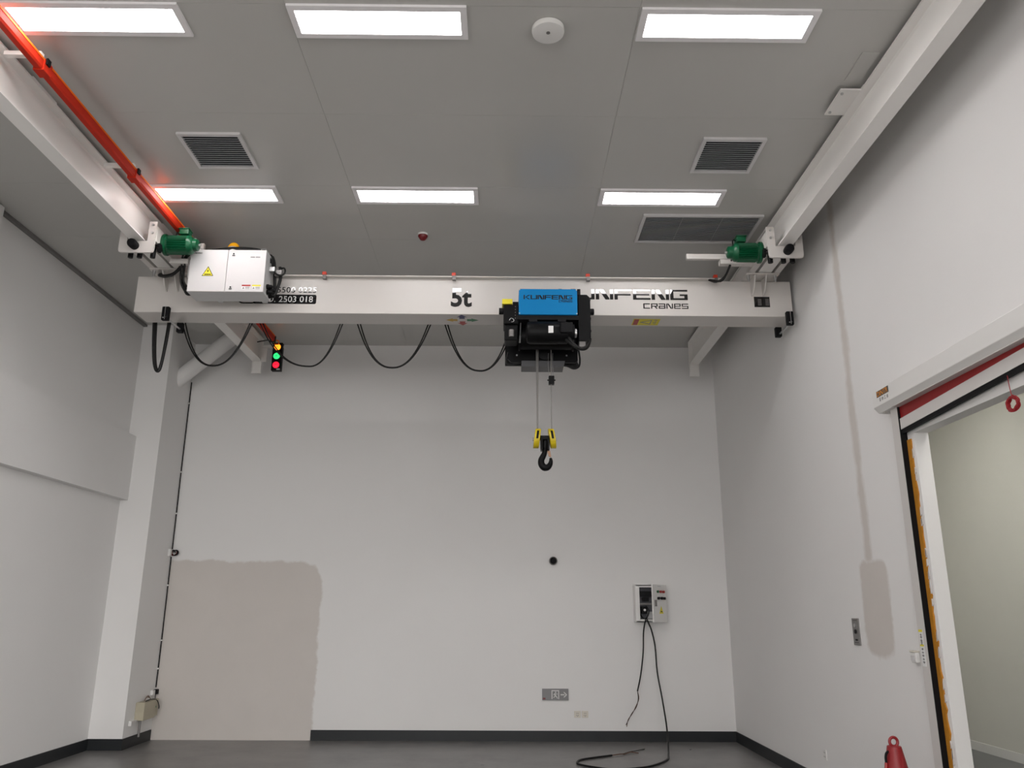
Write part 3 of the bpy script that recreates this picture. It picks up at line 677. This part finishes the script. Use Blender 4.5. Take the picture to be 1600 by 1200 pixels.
# hook block
hk = thing('hook_block', (.395, RY, 2.94), 'yellow and black double sheave block with black hook hanging on ropes', 'hook')
for cx, tilt in ((.318, -.012), (.466, .014)):
    pts = []
    for k in range(28):
        a = 2*math.pi*k/28; pts.append((RY+.092*math.cos(a), 3.262+.098*math.sin(a)))
    m = MB()
    n = len(pts); lo = []; hi = []
    for (y, z) in pts:
        sh = tilt*(3.262-z)/.098
        lo.append((cx-.028+sh, y, z)); hi.append((cx+.028+sh, y, z))
    m.add(lo+hi, [tuple(range(n)), tuple(range(2*n-1, n-1, -1))]+[(i, i+n, (i+1) % n+n, (i+1) % n) for i in range(n)])
    gd_ = lab(m.build('sheave_guard', m_yellow, hk, bev=.006), 'yellow sheave guard')
    # rope slot: dark wedge let into the rim
    ms = MB(); ring = []
    for k in range(8):
        a = math.radians(178+k*7-45*1); 
        a = math.radians(138+k*7.5)
        ring.append((RY+.0935*math.cos(a), 3.262+.0995*math.sin(a), tilt*(3.262-(3.262+.0995*math.sin(a)))/.098))
    v = []
    for y, z, sh in ring: v += [(cx-.010+sh, y, z), (cx+.012+sh, y, z)]
    ms.add(v, [(2*k, 2*k+1, 2*k+3, 2*k+2) for k in range(7)])
    ms.build('rope_slot', m_rubber, gd_)
    MB().cyl((cx-.045, RY, 3.255), (cx+.045, RY, 3.255), .016, 10).build('axle_nut', m_steel, gd_)
MB().box(.345, .44, RY-.03, RY+.03, 3.245, 3.288).build('cross_head', m_black, hk, bev=.006)
MB().box(.352, .372, RY-.05, RY+.05, 3.14, 3.26).box(.418, .438, RY-.05, RY+.05, 3.14, 3.26).build('side_plate', m_black, hk, bev=.004)
MB().lathe([(.022, .02), (.034, .01), (.034, -.05), (.026, -.07), (.02, -.085)], (.397, RY, 3.225), 'z', 20).build('swivel_nut', m_black, hk, True)
MB().tube([(.397, RY, 3.19), (.396, RY, 3.15), (.388, RY, 3.11), (.374, RY, 3.08), (.358, RY, 3.045), (.361, RY, 3.005), (.385, RY, 2.976), (.418, RY, 2.976), (.442, RY, 3.0), (.452, RY, 3.034), (.450, RY, 3.068)],
          [.023, .024, .026, .029, .031, .033, .035, .032, .026, .020, .012], 14).build('hook', m_black, hk, True)
MB().prism([(.418, 3.135), (.447, 3.137), (.455, 3.075), (.432, 3.085)], 'y', RY-.010, RY+.010).build('safety_latch', m_tan, hk)

hk.location = (.395-.0065, 7.80, 2.94-.0254)

# ================================================================== FESTOON CABLES
FY = 8.19; fs = FY/8.05
def festoon(x0, x1, zb_, label, z1=None, dip=None, r=.0075, off=.028, ztop=4.60):
    x0 *= fs; x1 *= fs; zb_ = 1.6+(zb_-1.6)*fs; xb = (x0+x1)/2 if dip is None else dip*fs
    t = thing('festoon_cable', (xb, FY, zb_), label, 'cable', 'festoon cable loops under the girder')
    for k in (0, 1):
        pts = []
        zt1 = ztop if z1 is None else z1
        for i in range(11):
            q = -1+2*i/10
            x = xb+(xb-x0)*q if q < 0 else xb+(x1-xb)*q
            z = zb_+((ztop if q < 0 else zt1)-zb_)*abs(q)**2.3
            w = (abs(q))**1.5
            pts.append((x+(off*w if k else 0)*(1 if q < 0 else -1), FY+.012*k, z+(.008 if k else 0)))
        MB().tube(pts, r, 7, 3).build('wire', m_cable, t, True)
festoon(-3.715, -3.545, 3.974, 'narrow drooping black cable loop at the left end of girder', dip=-3.607, r=.016, off=.014)
festoon(-3.43, -2.665, 4.036, 'black festoon cable loop hanging left of the signal light')
festoon(-2.62, -1.715, 4.036, 'black festoon cable loop hanging right beside the signal light', dip=-2.05, r=.0065)
festoon(-1.585, -.785, 4.028, 'black festoon cable loop hanging in the middle, below 5t lettering')
festoon(-.66, .03, 4.0, 'black festoon cable loop nearest the hoist', z1=4.40, dip=-.27)

# ================================================================== BACK WALL FITTINGS
# electrical box with its door ajar
wx0, wx1, wz0, wz1, wy = 1.722, 2.120, 1.468, 1.938, 10.96
eb = thing('electrical_box', (1.92, 11.05, wz0), 'white wall mounted electrical box with its door ajar', 'electrical box')
m = MB()
b = .012
m.box(wx0, wx0+b, wy, D, wz0, wz1).box(wx1-b, wx1, wy, D, wz0, wz1).box(wx0+b, wx1-b, wy, D, wz0, wz0+b).box(wx0+b, wx1-b, wy, D, wz1-b, wz1)
m.box(wx0+b, wx0+.055, wy, wy+.01, wz0, wz1).box(wx1-.03, wx1-b, wy, wy+.01, wz0, wz1).box(wx0+.055, wx1-.03, wy, wy+.01, wz0, wz0+.035).box(wx0+.055, wx1-.03, wy, wy+.01, wz1-.03, wz1)
m.build('body', m_plas, eb)
MB().box(wx0+b, wx1-b, D-.03, D-.01, wz0+b, wz1-b).build('back_plate', m_inside, eb)
MB().box(1.80, 1.96, 11.05, 11.12, 1.79, 1.86).box(1.83, 1.91, 11.03, 11.12, 1.73, 1.78).build('breaker', m_blacksat, eb)
MB().box(1.75, 2.0, 11.06, 11.12, 1.685, 1.71).build('terminal_rail', m_plate, eb)
MB().box(1.80, 1.88, 11.0, 11.12, 1.575, 1.665).build('contactor', m_black, eb, bev=.006)
MB().cyl((1.845, 10.985, 1.62), (1.845, 11.0, 1.62), .015, 12).build('contactor_button', m_plas, eb)
MB().tube([(1.79, 11.03, 1.66), (1.775, 11.0, 1.60), (1.80, 11.0, 1.54), (1.84, 11.02, 1.50)], .008, 6).tube([(1.87, 11.03, 1.67), (1.90, 11.0, 1.61), (1.88, 11.0, 1.54), (1.85, 11.02, 1.50)], .008, 6).build('inner_wiring', m_cable, eb)
MB().box(1.89, 2.0, 11.05, 11.12, 1.51, 1.60).build('transformer', m_cabgrey, eb)
# door hinged on the right edge, swung towards the room
th = math.radians(53); ux, uy = -math.cos(th), -math.sin(th); nx, ny = math.sin(th), -math.cos(th); hx, hy = wx1-.004, wy-.004
dw = wx1-wx0-.01
def onDoor(s0, s1, z0, z1, d0, d1):
    v = []
    for s_ in (s0, s1):
        for d in (d0, d1):
            for z in (z0, z1): v.append((hx+ux*s_+nx*d, hy+uy*s_+ny*d, z))
    return v
BF = [(0,1,3,2), (4,6,7,5), (0,4,5,1), (2,3,7,6), (0,2,6,4), (1,5,7,3)]
dd = MB().add(onDoor(0, dw, wz0, wz1, 0, .018), BF).build('door', m_plas, eb)
for s_, mt in ((.265, m_btn_g), (.185, m_btn_r), (.105, m_btn_r)):
    c0 = (hx+ux*s_+nx*.018, hy+uy*s_+ny*.018, 1.848); c1 = (c0[0]+nx*.025, c0[1]+ny*.025, 1.848)
    MB().cyl(c0, c1, .016, 12).build('push_button', mt, dd)
for s_ in (.255, .165, .09):
    c0 = (hx+ux*s_+nx*.018, hy+uy*s_+ny*.018, 1.766); c1 = (c0[0]+nx*.028, c0[1]+ny*.028, 1.766)
    MB().cyl(c0, c1, .017, 12).build('selector_switch', m_blacksat, dd)
MB().add(onDoor(.315, .345, 1.665, 1.745, .018, .036), BF).build('handle', m_plate, dd)
MB().add(onDoor(.155, .25, 1.908, 1.924, .018, .0195), BF).build('door_label', m_cabgrey, dd)
MB().add(onDoor(.13, .285, 1.728, 1.738, .018, .0195), BF).build('label_strip', m_white_ink, dd)
a_ = [(hx+ux*s_+nx*d, hy+uy*s_+ny*d, z) for d in (.018, .0195) for s_, z in ((.11, 1.575), (.225, 1.575), (.17, 1.672))]
lab(MB().add(a_, [(0,1,2), (5,4,3), (0,3,4,1), (1,4,5,2), (2,5,3,0)]).build('warning_triangle', m_yellow2, dd), 'yellow warning triangle')
MB().add(onDoor(.145, .19, 1.594, 1.606, .0195, .0205), BF).build('triangle_print', m_blacksat, dd)
# its two supply cables
t = thing('loose_cable', (1.77, 11.04, .2), 'shorter black cable hanging from wall box with bare brown ends', 'cable')
MB().tube([(1.846, 11.03, 1.51), (1.842, 10.945, 1.49), (1.828, 10.95, 1.44), (1.822, 11.03, 1.32), (1.812, 11.05, 1.083), (1.769, 11.05, .808), (1.72, 11.05, .613)], .009, 8).build('sheath', m_cable, t, True)
for k in (0, 1):
    MB().tube([(1.72, 11.05, .613), (1.727+.008*k, 11.05, .521), (1.697-.010*k, 11.05, .421), (1.637+.008*k, 11.05, .345), (1.593-.006*k, 11.05, .269), (1.558+.01*k, 11.05, .208-.02*k)], .0045, 6).build('bare_wire', m_cable if k == 0 else m_copper, t, True)
t = thing('floor_cable', (1.5, 10.2, 0), 'longer black cable from wall box looping over the floor', 'cable')
MB().tube([(1.86, 11.03, 1.51), (1.868, 10.945, 1.485), (1.885, 10.94, 1.44), (1.924, 11.0, 1.364), (1.966, 11.02, 1.165), (1.977, 11.0, .851), (2.015, 10.95, .545), (2.026, 10.80, .264), (2.0, 10.60, .107), (1.954, 10.35, .026), (1.916, 10.156, .011), (1.839, 9.819, .011), (1.694, 9.54, .011), (1.483, 9.313, .011), (1.162, 9.2, .011), (.943, 9.34, .011), (.82, 9.486, .011), (.806, 9.601, .011), (.859, 9.76, .011), (1.0, 9.884, .011), (1.246, 10.057, .011)], .0105, 8).build('sheath', m_cable, t, True)
for k, mt in enumerate((m_cable, m_copper)):
    MB().tube([(1.246, 10.057, .011), (1.35+.02*k, 10.13, .014), (1.404, 10.19-.04*k, .009), (1.49, 10.28-.03*k, .016), (1.56-.02*k, 10.37-.12*k, .01), (1.697-.12*k, 10.513-.3*k, .01)], .005, 6).build('bare_wire', mt, t, True)

# exit sign
t = thing('exit_sign', (.668, D-.012, .492), 'grey running man exit sign with arrow, low on back wall', 'exit sign')
MB().box(.498, .838, D-.024, D, .492, .632).build('plate', m_sign, t, bev=.003)
yy = D-.0245
MB().box(.507, .54, yy, yy+.001, .503, .522).build('status_window', m_redfire, t)
MB().box(.618, .63, yy, yy+.001, .507, .615).box(.705, .717, yy, yy+.001, .507, .615).box(.63, .705, yy, yy+.001, .603, .615).build('door_symbol', m_signw, t)
m = MB().prism([(.672+.009*math.cos(k*math.pi/5), .590+.009*math.sin(k*math.pi/5)) for k in range(10)], 'y', yy, yy+.001)
for q in ([(.655,.575), (.672,.579), (.676,.548), (.660,.545)], [(.660,.548), (.676,.550), (.692,.532), (.684,.526)], [(.692,.532), (.684,.526), (.69,.512), (.699,.513)], [(.660,.549), (.668,.545), (.655,.525), (.640,.523), (.640,.531), (.651,.533)],
          [(.672,.577), (.676,.57), (.688,.562), (.697,.567), (.694,.574), (.688,.571)], [(.656,.575), (.646,.568), (.642,.556), (.649,.553), (.653,.563), (.660,.568)]):
    m.prism(q, 'y', yy, yy+.001)
m.build('running_figure', m_signw, t)
MB().prism([(.735, .553), (.785, .553), (.785, .567), (.735, .567)], 'y', yy, yy+.001).prism([(.772, .592), (.786, .592), (.82, .56), (.786, .528), (.772, .528), (.802, .56)], 'y', yy, yy+.001).build('arrow', m_signw, t)

for k, (x, nm) in enumerate(((.910, 'left of the paired ivory wall sockets below exit sign'), (1.008, 'right of the paired ivory wall sockets below exit sign'))):
    t = thing('wall_socket', (x+.04, D-.005, .285), nm, 'socket', 'paired sockets on the back wall')
    MB().box(x, x+.083, D-.010, D, .283, .364).build('plate', m_cream_pl, t, bev=.003)
    for hx_, hz in ((.032, .335), (.05, .335), (.028, .31), (.05, .31), (.041, .302)):
        MB().box(x+hx_-.003, x+hx_+.003, D-.0108, D-.010, hz-.006, hz+.006).build('slot', m_plate, t)
t = thing('wall_nozzle', (.655, D-.03, 2.195), 'small dark round nozzle ringed in grey on back wall', 'nozzle')
MB().lathe([(.055, 0), (.055, -.05), (.045, -.055), (.042, -.03), (.042, 0)], (.655, D, 2.253), 'y', 28).build('ring', m_plate, t, True)
MB().lathe([(.041, -.02), (.035, -.034), (.02, -.038)], (.655, D, 2.253), 'y', 24).build('core', m_rubber, t, True)

# wiring in the left back corner
t = thing('corner_cable', (-4.48, 11.12, .6), 'thin dark cable clipped down the back left corner', 'cable')
MB().tube([(-4.484, 11.13, 4.72), (-4.486, 11.13, 3.5), (-4.483, 11.13, 2.38)], .007, 6, 1).tube([(-4.486, 11.13, 2.28), (-4.484, 11.13, 1.3), (-4.487, 11.13, .63)], .007, 6, 1).build('cable', m_blacksat, t)
for z in (4.4, 3.42, 2.85, 1.9, 1.2, .85): MB().box(-4.495, -4.476, 11.115, 11.145, z, z+.018).build('clip', m_plas, t)
t = thing('junction_box', (-4.46, 11.06, 2.28), 'small white junction box with tangled dark wires in the corner', 'junction box')
MB().box(-4.495, -4.462, 11.02, 11.08, 2.285, 2.375).build('box', m_plas, t, bev=.004)
for k in range(7):
    a = k*.9; pts = [(-4.455+.02*k/3+.03*math.cos(a+j*.8), 11.09+.012*math.sin(k+j), 2.33+.035*math.sin(a+j*.8)) for j in range(6)]
    MB().tube(pts, .007, 5).build('wire', m_redfire if k == 3 else m_rubber, t)
t = thing('junction_box', (-4.47, 11.06, .53), 'tiny white and black junction box just above beige box', 'junction box')
MB().box(-4.495, -4.46, 10.99, 11.06, .545, .605).build('box', m_plas, t, bev=.003)
MB().box(-4.485, -4.445, 11.065, 11.13, .55, .61).build('socket', m_rubber, t, bev=.003)
MB().tube([(-4.47, 11.1, .55), (-4.47, 11.1, .50), (-4.465, 11.07, .46)], .005, 6).build('wire', m_cable, t)
t = thing('beige_switch_box', (-4.43, 10.8, .29), 'beige box with loose dark wire fixed to the corner pilaster', 'switch box')
MB().box(-4.495, -4.385, 10.60, 10.94, .292, .50).build('body', m_beige, t, bev=.006)
MB().box(-4.495, -4.42, 10.94, 11.10, .30, .50).build('side_case', m_beige, t, bev=.006)
MB().tube([(-4.42, 10.70, .505), (-4.41, 10.85, .515), (-4.395, 10.98, .49), (-4.39, 11.05, .42), (-4.40, 11.08, .38)], .006, 6).build('loose_wire', m_cable, t)
MB().box(-4.42, -4.41, 10.95, 11.02, .40, .42).build('terminal', m_greenv, t)
for k in range(3): MB().tube([(-4.46, 10.75, .50), (-4.45, 10.78+.02*k, .54+.01*k), (-4.44, 10.86, .53), (-4.45, 10.92, .50)], .004, 5).build('wire_tuft', m_copper, t)
MB().cyl((-4.45, 10.68, .292), (-4.45, 10.68, .10), .013, 10).build('conduit', m_plate, t)
MB().box(-4.495, -4.46, 10.46, 10.60, .285, .305).box(-4.495, -4.46, 10.46, 10.475, .25, .285).build('pipe_stub', m_plas, t)

# ================================================================== RIGHT WALL FITTINGS
t = thing('switch_panel', (XR-.006, 7.126, 1.335), 'tall narrow grey steel button panel on the right wall', 'switch panel')
MB().box(XR-.010, XR, 7.062, 7.19, 1.335, 1.553).build('plate', m_plate, t, bev=.002)
for z, r in ((1.495, .016), (1.445, .018)): MB().cyl((XR-.010, 7.126, z), (XR-.018, 7.126, z), r, 14).build('button', m_blacksat if r > .017 else m_steel, t)
MB().box(XR-.0108, XR-.010, 7.085, 7.165, 1.535, 1.539).box(XR-.0108, XR-.010, 7.085, 7.165, 1.355, 1.359).box(XR-.0108, XR-.010, 7.10, 7.15, 1.37, 1.385).build('print', m_blacksat, t)
t = thing('wall_socket', (XR-.005, 8.113, .285), 'single white socket low on the right wall near the skirting', 'socket')
MB().box(XR-.010, XR, 8.075, 8.15, .285, .372).build('plate', m_plas, t, bev=.003)
for dy, dz in ((-.015, .02), (.012, .02), (-.012, -.015), (.012, -.015)):
    MB().box(XR-.0108, XR-.010, 8.113+dy-.003, 8.113+dy+.003, .328+dz-.006, .328+dz+.006).build('slot', m_plate, t)

# roll-up door
rd = thing('roll_up_door', (XR, 4.3, 0), 'white roll-up door housing with red curtain above the right doorway', 'door')
HX = 2.875
hd = MB().prism([(HX, 3.262), (HX, 3.135), (HX+.038, 3.092), (XR, 3.092), (XR, 3.262)], 'y', 2.3, 6.10).build('housing', m_plas, rd, bev=.003)
MB().box(2.925, 2.965, 6.02, 6.075, 3.088, 3.092).build('housing_screw_plate', m_cream, hd)
sg = lab(MB().box(HX-.0015, HX, 5.826, 6.022, 3.199, 3.247).build('nameplate', m_gloss, hd), 'black and orange plate DINTR')
lab(text_mb('DINTR', (HX-.0015, 6.012, 3.204), (0,-1,0), (0,0,1), .176, .038, .001, 0).build('lettering', m_orangev, hd), 'orange letters DINTR')
def strokes(y, z, segs):
    m = MB()
    for (a, b, c, d) in segs: m.box(HX-.001, HX, y-c*.026, y-a*.026, z+b*.026, z+d*.026)
    m.build('lettering', m_plate, hd)
strokes(5.985, 3.162, [(.1,.85,.9,1), (.1,.55,.9,.67), (.1,.55,.22,1), (.05,.25,.95,.37), (.45,0,.57,.55), (.1,0,.9,.1)])
strokes(5.945, 3.162, [(0,.6,.45,.72), (.17,0,.3,1), (.5,.6,1,.72), (.68,0,.8,1), (0,.3,.12,.5), (.88,.3,1,.5)])
strokes(5.905, 3.162, [(.1,.85,.9,.97), (.44,.1,.56,.9), (0,0,1,.12)])
strokes(5.865, 3.162, [(.3,.1,.42,1), (.58,.1,.7,1), (0,0,1,.12), (.08,.35,.2,.7), (.8,.35,.92,.7)])
# guide columns, rubber slots, curtain and bottom bar (the bar hangs slightly crooked)
m_col = paint('grey_white_column', (.60, .575, .555, 1), .45, .02)
for y0_, y1_, ys0, ys1 in ((5.866, 5.973, 5.858, 5.866), (2.39, 2.497, 2.497, 2.505)):
    MB().box(2.94, XR, y0_, y1_, 0, 3.092).build('guide_column', m_col, rd, bev=.002)
    MB().box(2.941, XR, ys0, ys1, 0, 3.092).build('guide_slot', m_rubber, rd)
ya, yb, tl = 5.857, 2.506, .04*(5.857-2.506)
def hang(nm, x0, x1, z0, z1, mat, ztop=None):
    return MB().prism([(ya, z0), (yb, z0+tl), (yb, (z1+tl) if ztop is None else ztop), (ya, z1 if ztop is None else ztop)], 'x', x0, x1).build(nm, mat, rd)
lab(hang('curtain', 2.957, 2.965, 2.985, 3.085, m_curtain, 3.20), 'red door curtain')
hang('bottom_bar', 2.948, 2.974, 2.915, 2.997, m_col)
hang('rubber_seal', 2.952, 2.970, 2.882, 2.915, m_rubber)
MB().box(2.90, 2.985, 2.5, 5.86, 3.088, 3.0925).build('housing_lip', m_col, hd)
random.seed(11)   # squeezed-out foam bead on the wall edge beside the slot
z = 0.0; v = []
while z <= 2.86:
    v.append((z, .052+.014*random.random()+(.012 if random.random() < .2 else 0))); z += .025+.03*random.random()
poly = [(5.866, v[0][0])]+[(5.866-w_, z_) for z_, w_ in v]+[(5.866, v[-1][0])]
lab(MB().prism(poly, 'x', XR-.010, XR).build('foam_bead', m_foam, rd), 'orange expanding foam bead')
for k in range(30):
    z_ = .1+2.65*random.random(); y_ = 5.806-.010*random.random()
    MB().prism([(y_, z_), (y_-.012, z_+.01), (y_-.014, z_+.03+.05*random.random()), (y_-.004, z_+.05)], 'x', XR-.012, XR-.002).build('foam_fleck', m_cream, rd)
# stickers on the guide column
LX = 2.94
MB().box(LX-.0012, LX, 5.905, 5.962, 1.24, 1.487).build('column_label', m_white_ink, rd)
for z0, z1, mt in ((1.470, 1.487, m_yellow2), (1.374, 1.386, m_yellow2)): MB().box(LX-.0018, LX-.0012, 5.907, 5.960, z0, z1).build('label_band', mt, rd)
for k, z_ in enumerate((1.449, 1.432, 1.413, 1.400, 1.389, 1.352, 1.330, 1.308, 1.286, 1.264)):
    m = MB().box(LX-.0018, LX-.0012, 5.918, 5.948, z_, z_+.003).box(LX-.0018, LX-.0012, 5.931, 5.936, z_-.005, z_+.010)
    if k % 2: m.box(LX-.0018, LX-.0012, 5.920, 5.946, z_+.006, z_+.009)
    m.build('label_print', m_blacksat, rd)
t = thing('door_switch', (XR-.02, 6.115, 1.25), 'small ivory push switch beside the door column', 'switch')
MB().box(XR-.035, XR, 6.082, 6.158, 1.255, 1.325).build('base', m_plas, t, bev=.005)
MB().box(XR-.040, XR-.035, 6.092, 6.148, 1.268, 1.302).build('rocker', m_cabin, t, bev=.002)
MB().box(XR-.042, XR, 6.084, 6.156, 1.325, 1.338).build('hood', m_cream_pl, t, bev=.003)
# hanging coil of red cord
t = thing('red_cord_coil', (2.935, 4.50, 2.73), 'coil of red cord hanging in the doorway opening', 'cord')
MB().tube([(2.945, 4.525, 2.945), (2.937, 4.510, 2.87), (2.935, 4.498, 2.806)], .0025, 5).build('string', m_cord, t)
m = MB()
for k in range(7):
    rr_ = .033+.0022*k; pts = []
    for j in range(14):
        a = 2*math.pi*j/14
        pts.append((2.935+.008*math.sin(k*2+j), 4.50+(rr_*1.18+.003*random.uniform(-1, 1))*math.cos(a), 2.768+(rr_+.003*random.uniform(-1, 1))*math.sin(a)))
    m.tube(pts, .0042, 5, 2, True)
m.build('coil', m_cord, t)

# traffic cone by the doorway
cx_, cy_ = 2.60, 5.80
t = thing('traffic_cone', (cx_, cy_, 0), 'red plastic cone with ring handle standing by the doorway', 'cone')
MB().box(cx_-.19, cx_+.19, cy_-.19, cy_+.19, 0, .03).build('base', m_cone, t, bev=.01)
MB().lathe([(.15, .03), (.145, .05), (.0755, .585), (.082, .588), (.082, .598), (.0735, .604), (.047, .735), (.045, .745), (.04, .748)], (cx_, cy_, 0), 'z', 32).build('body', m_cone, t, True)
pts = [(cx_+.027*math.cos(2*math.pi*k/20), cy_, .772+.028*math.sin(2*math.pi*k/20)) for k in range(20)]
MB().tube(pts, .010, 8, 1, True).build('ring_handle', m_cone, t, True)
MB().tube([(cx_-.045, cy_-.01, .715), (cx_-.065, cy_-.02, .705), (cx_-.073, cy_-.02, .68), (cx_-.073, cy_-.02, .645)], .008, 7).build('strap', m_rubber, t, True)
MB().tube([(cx_-.073, cy_-.02, .648), (cx_-.080, cy_-.02, .60), (cx_-.094, cy_-.02, .48), (cx_-.11, cy_-.02, .34)], .010, 7).build('strap_tail', m_redv, t, True)
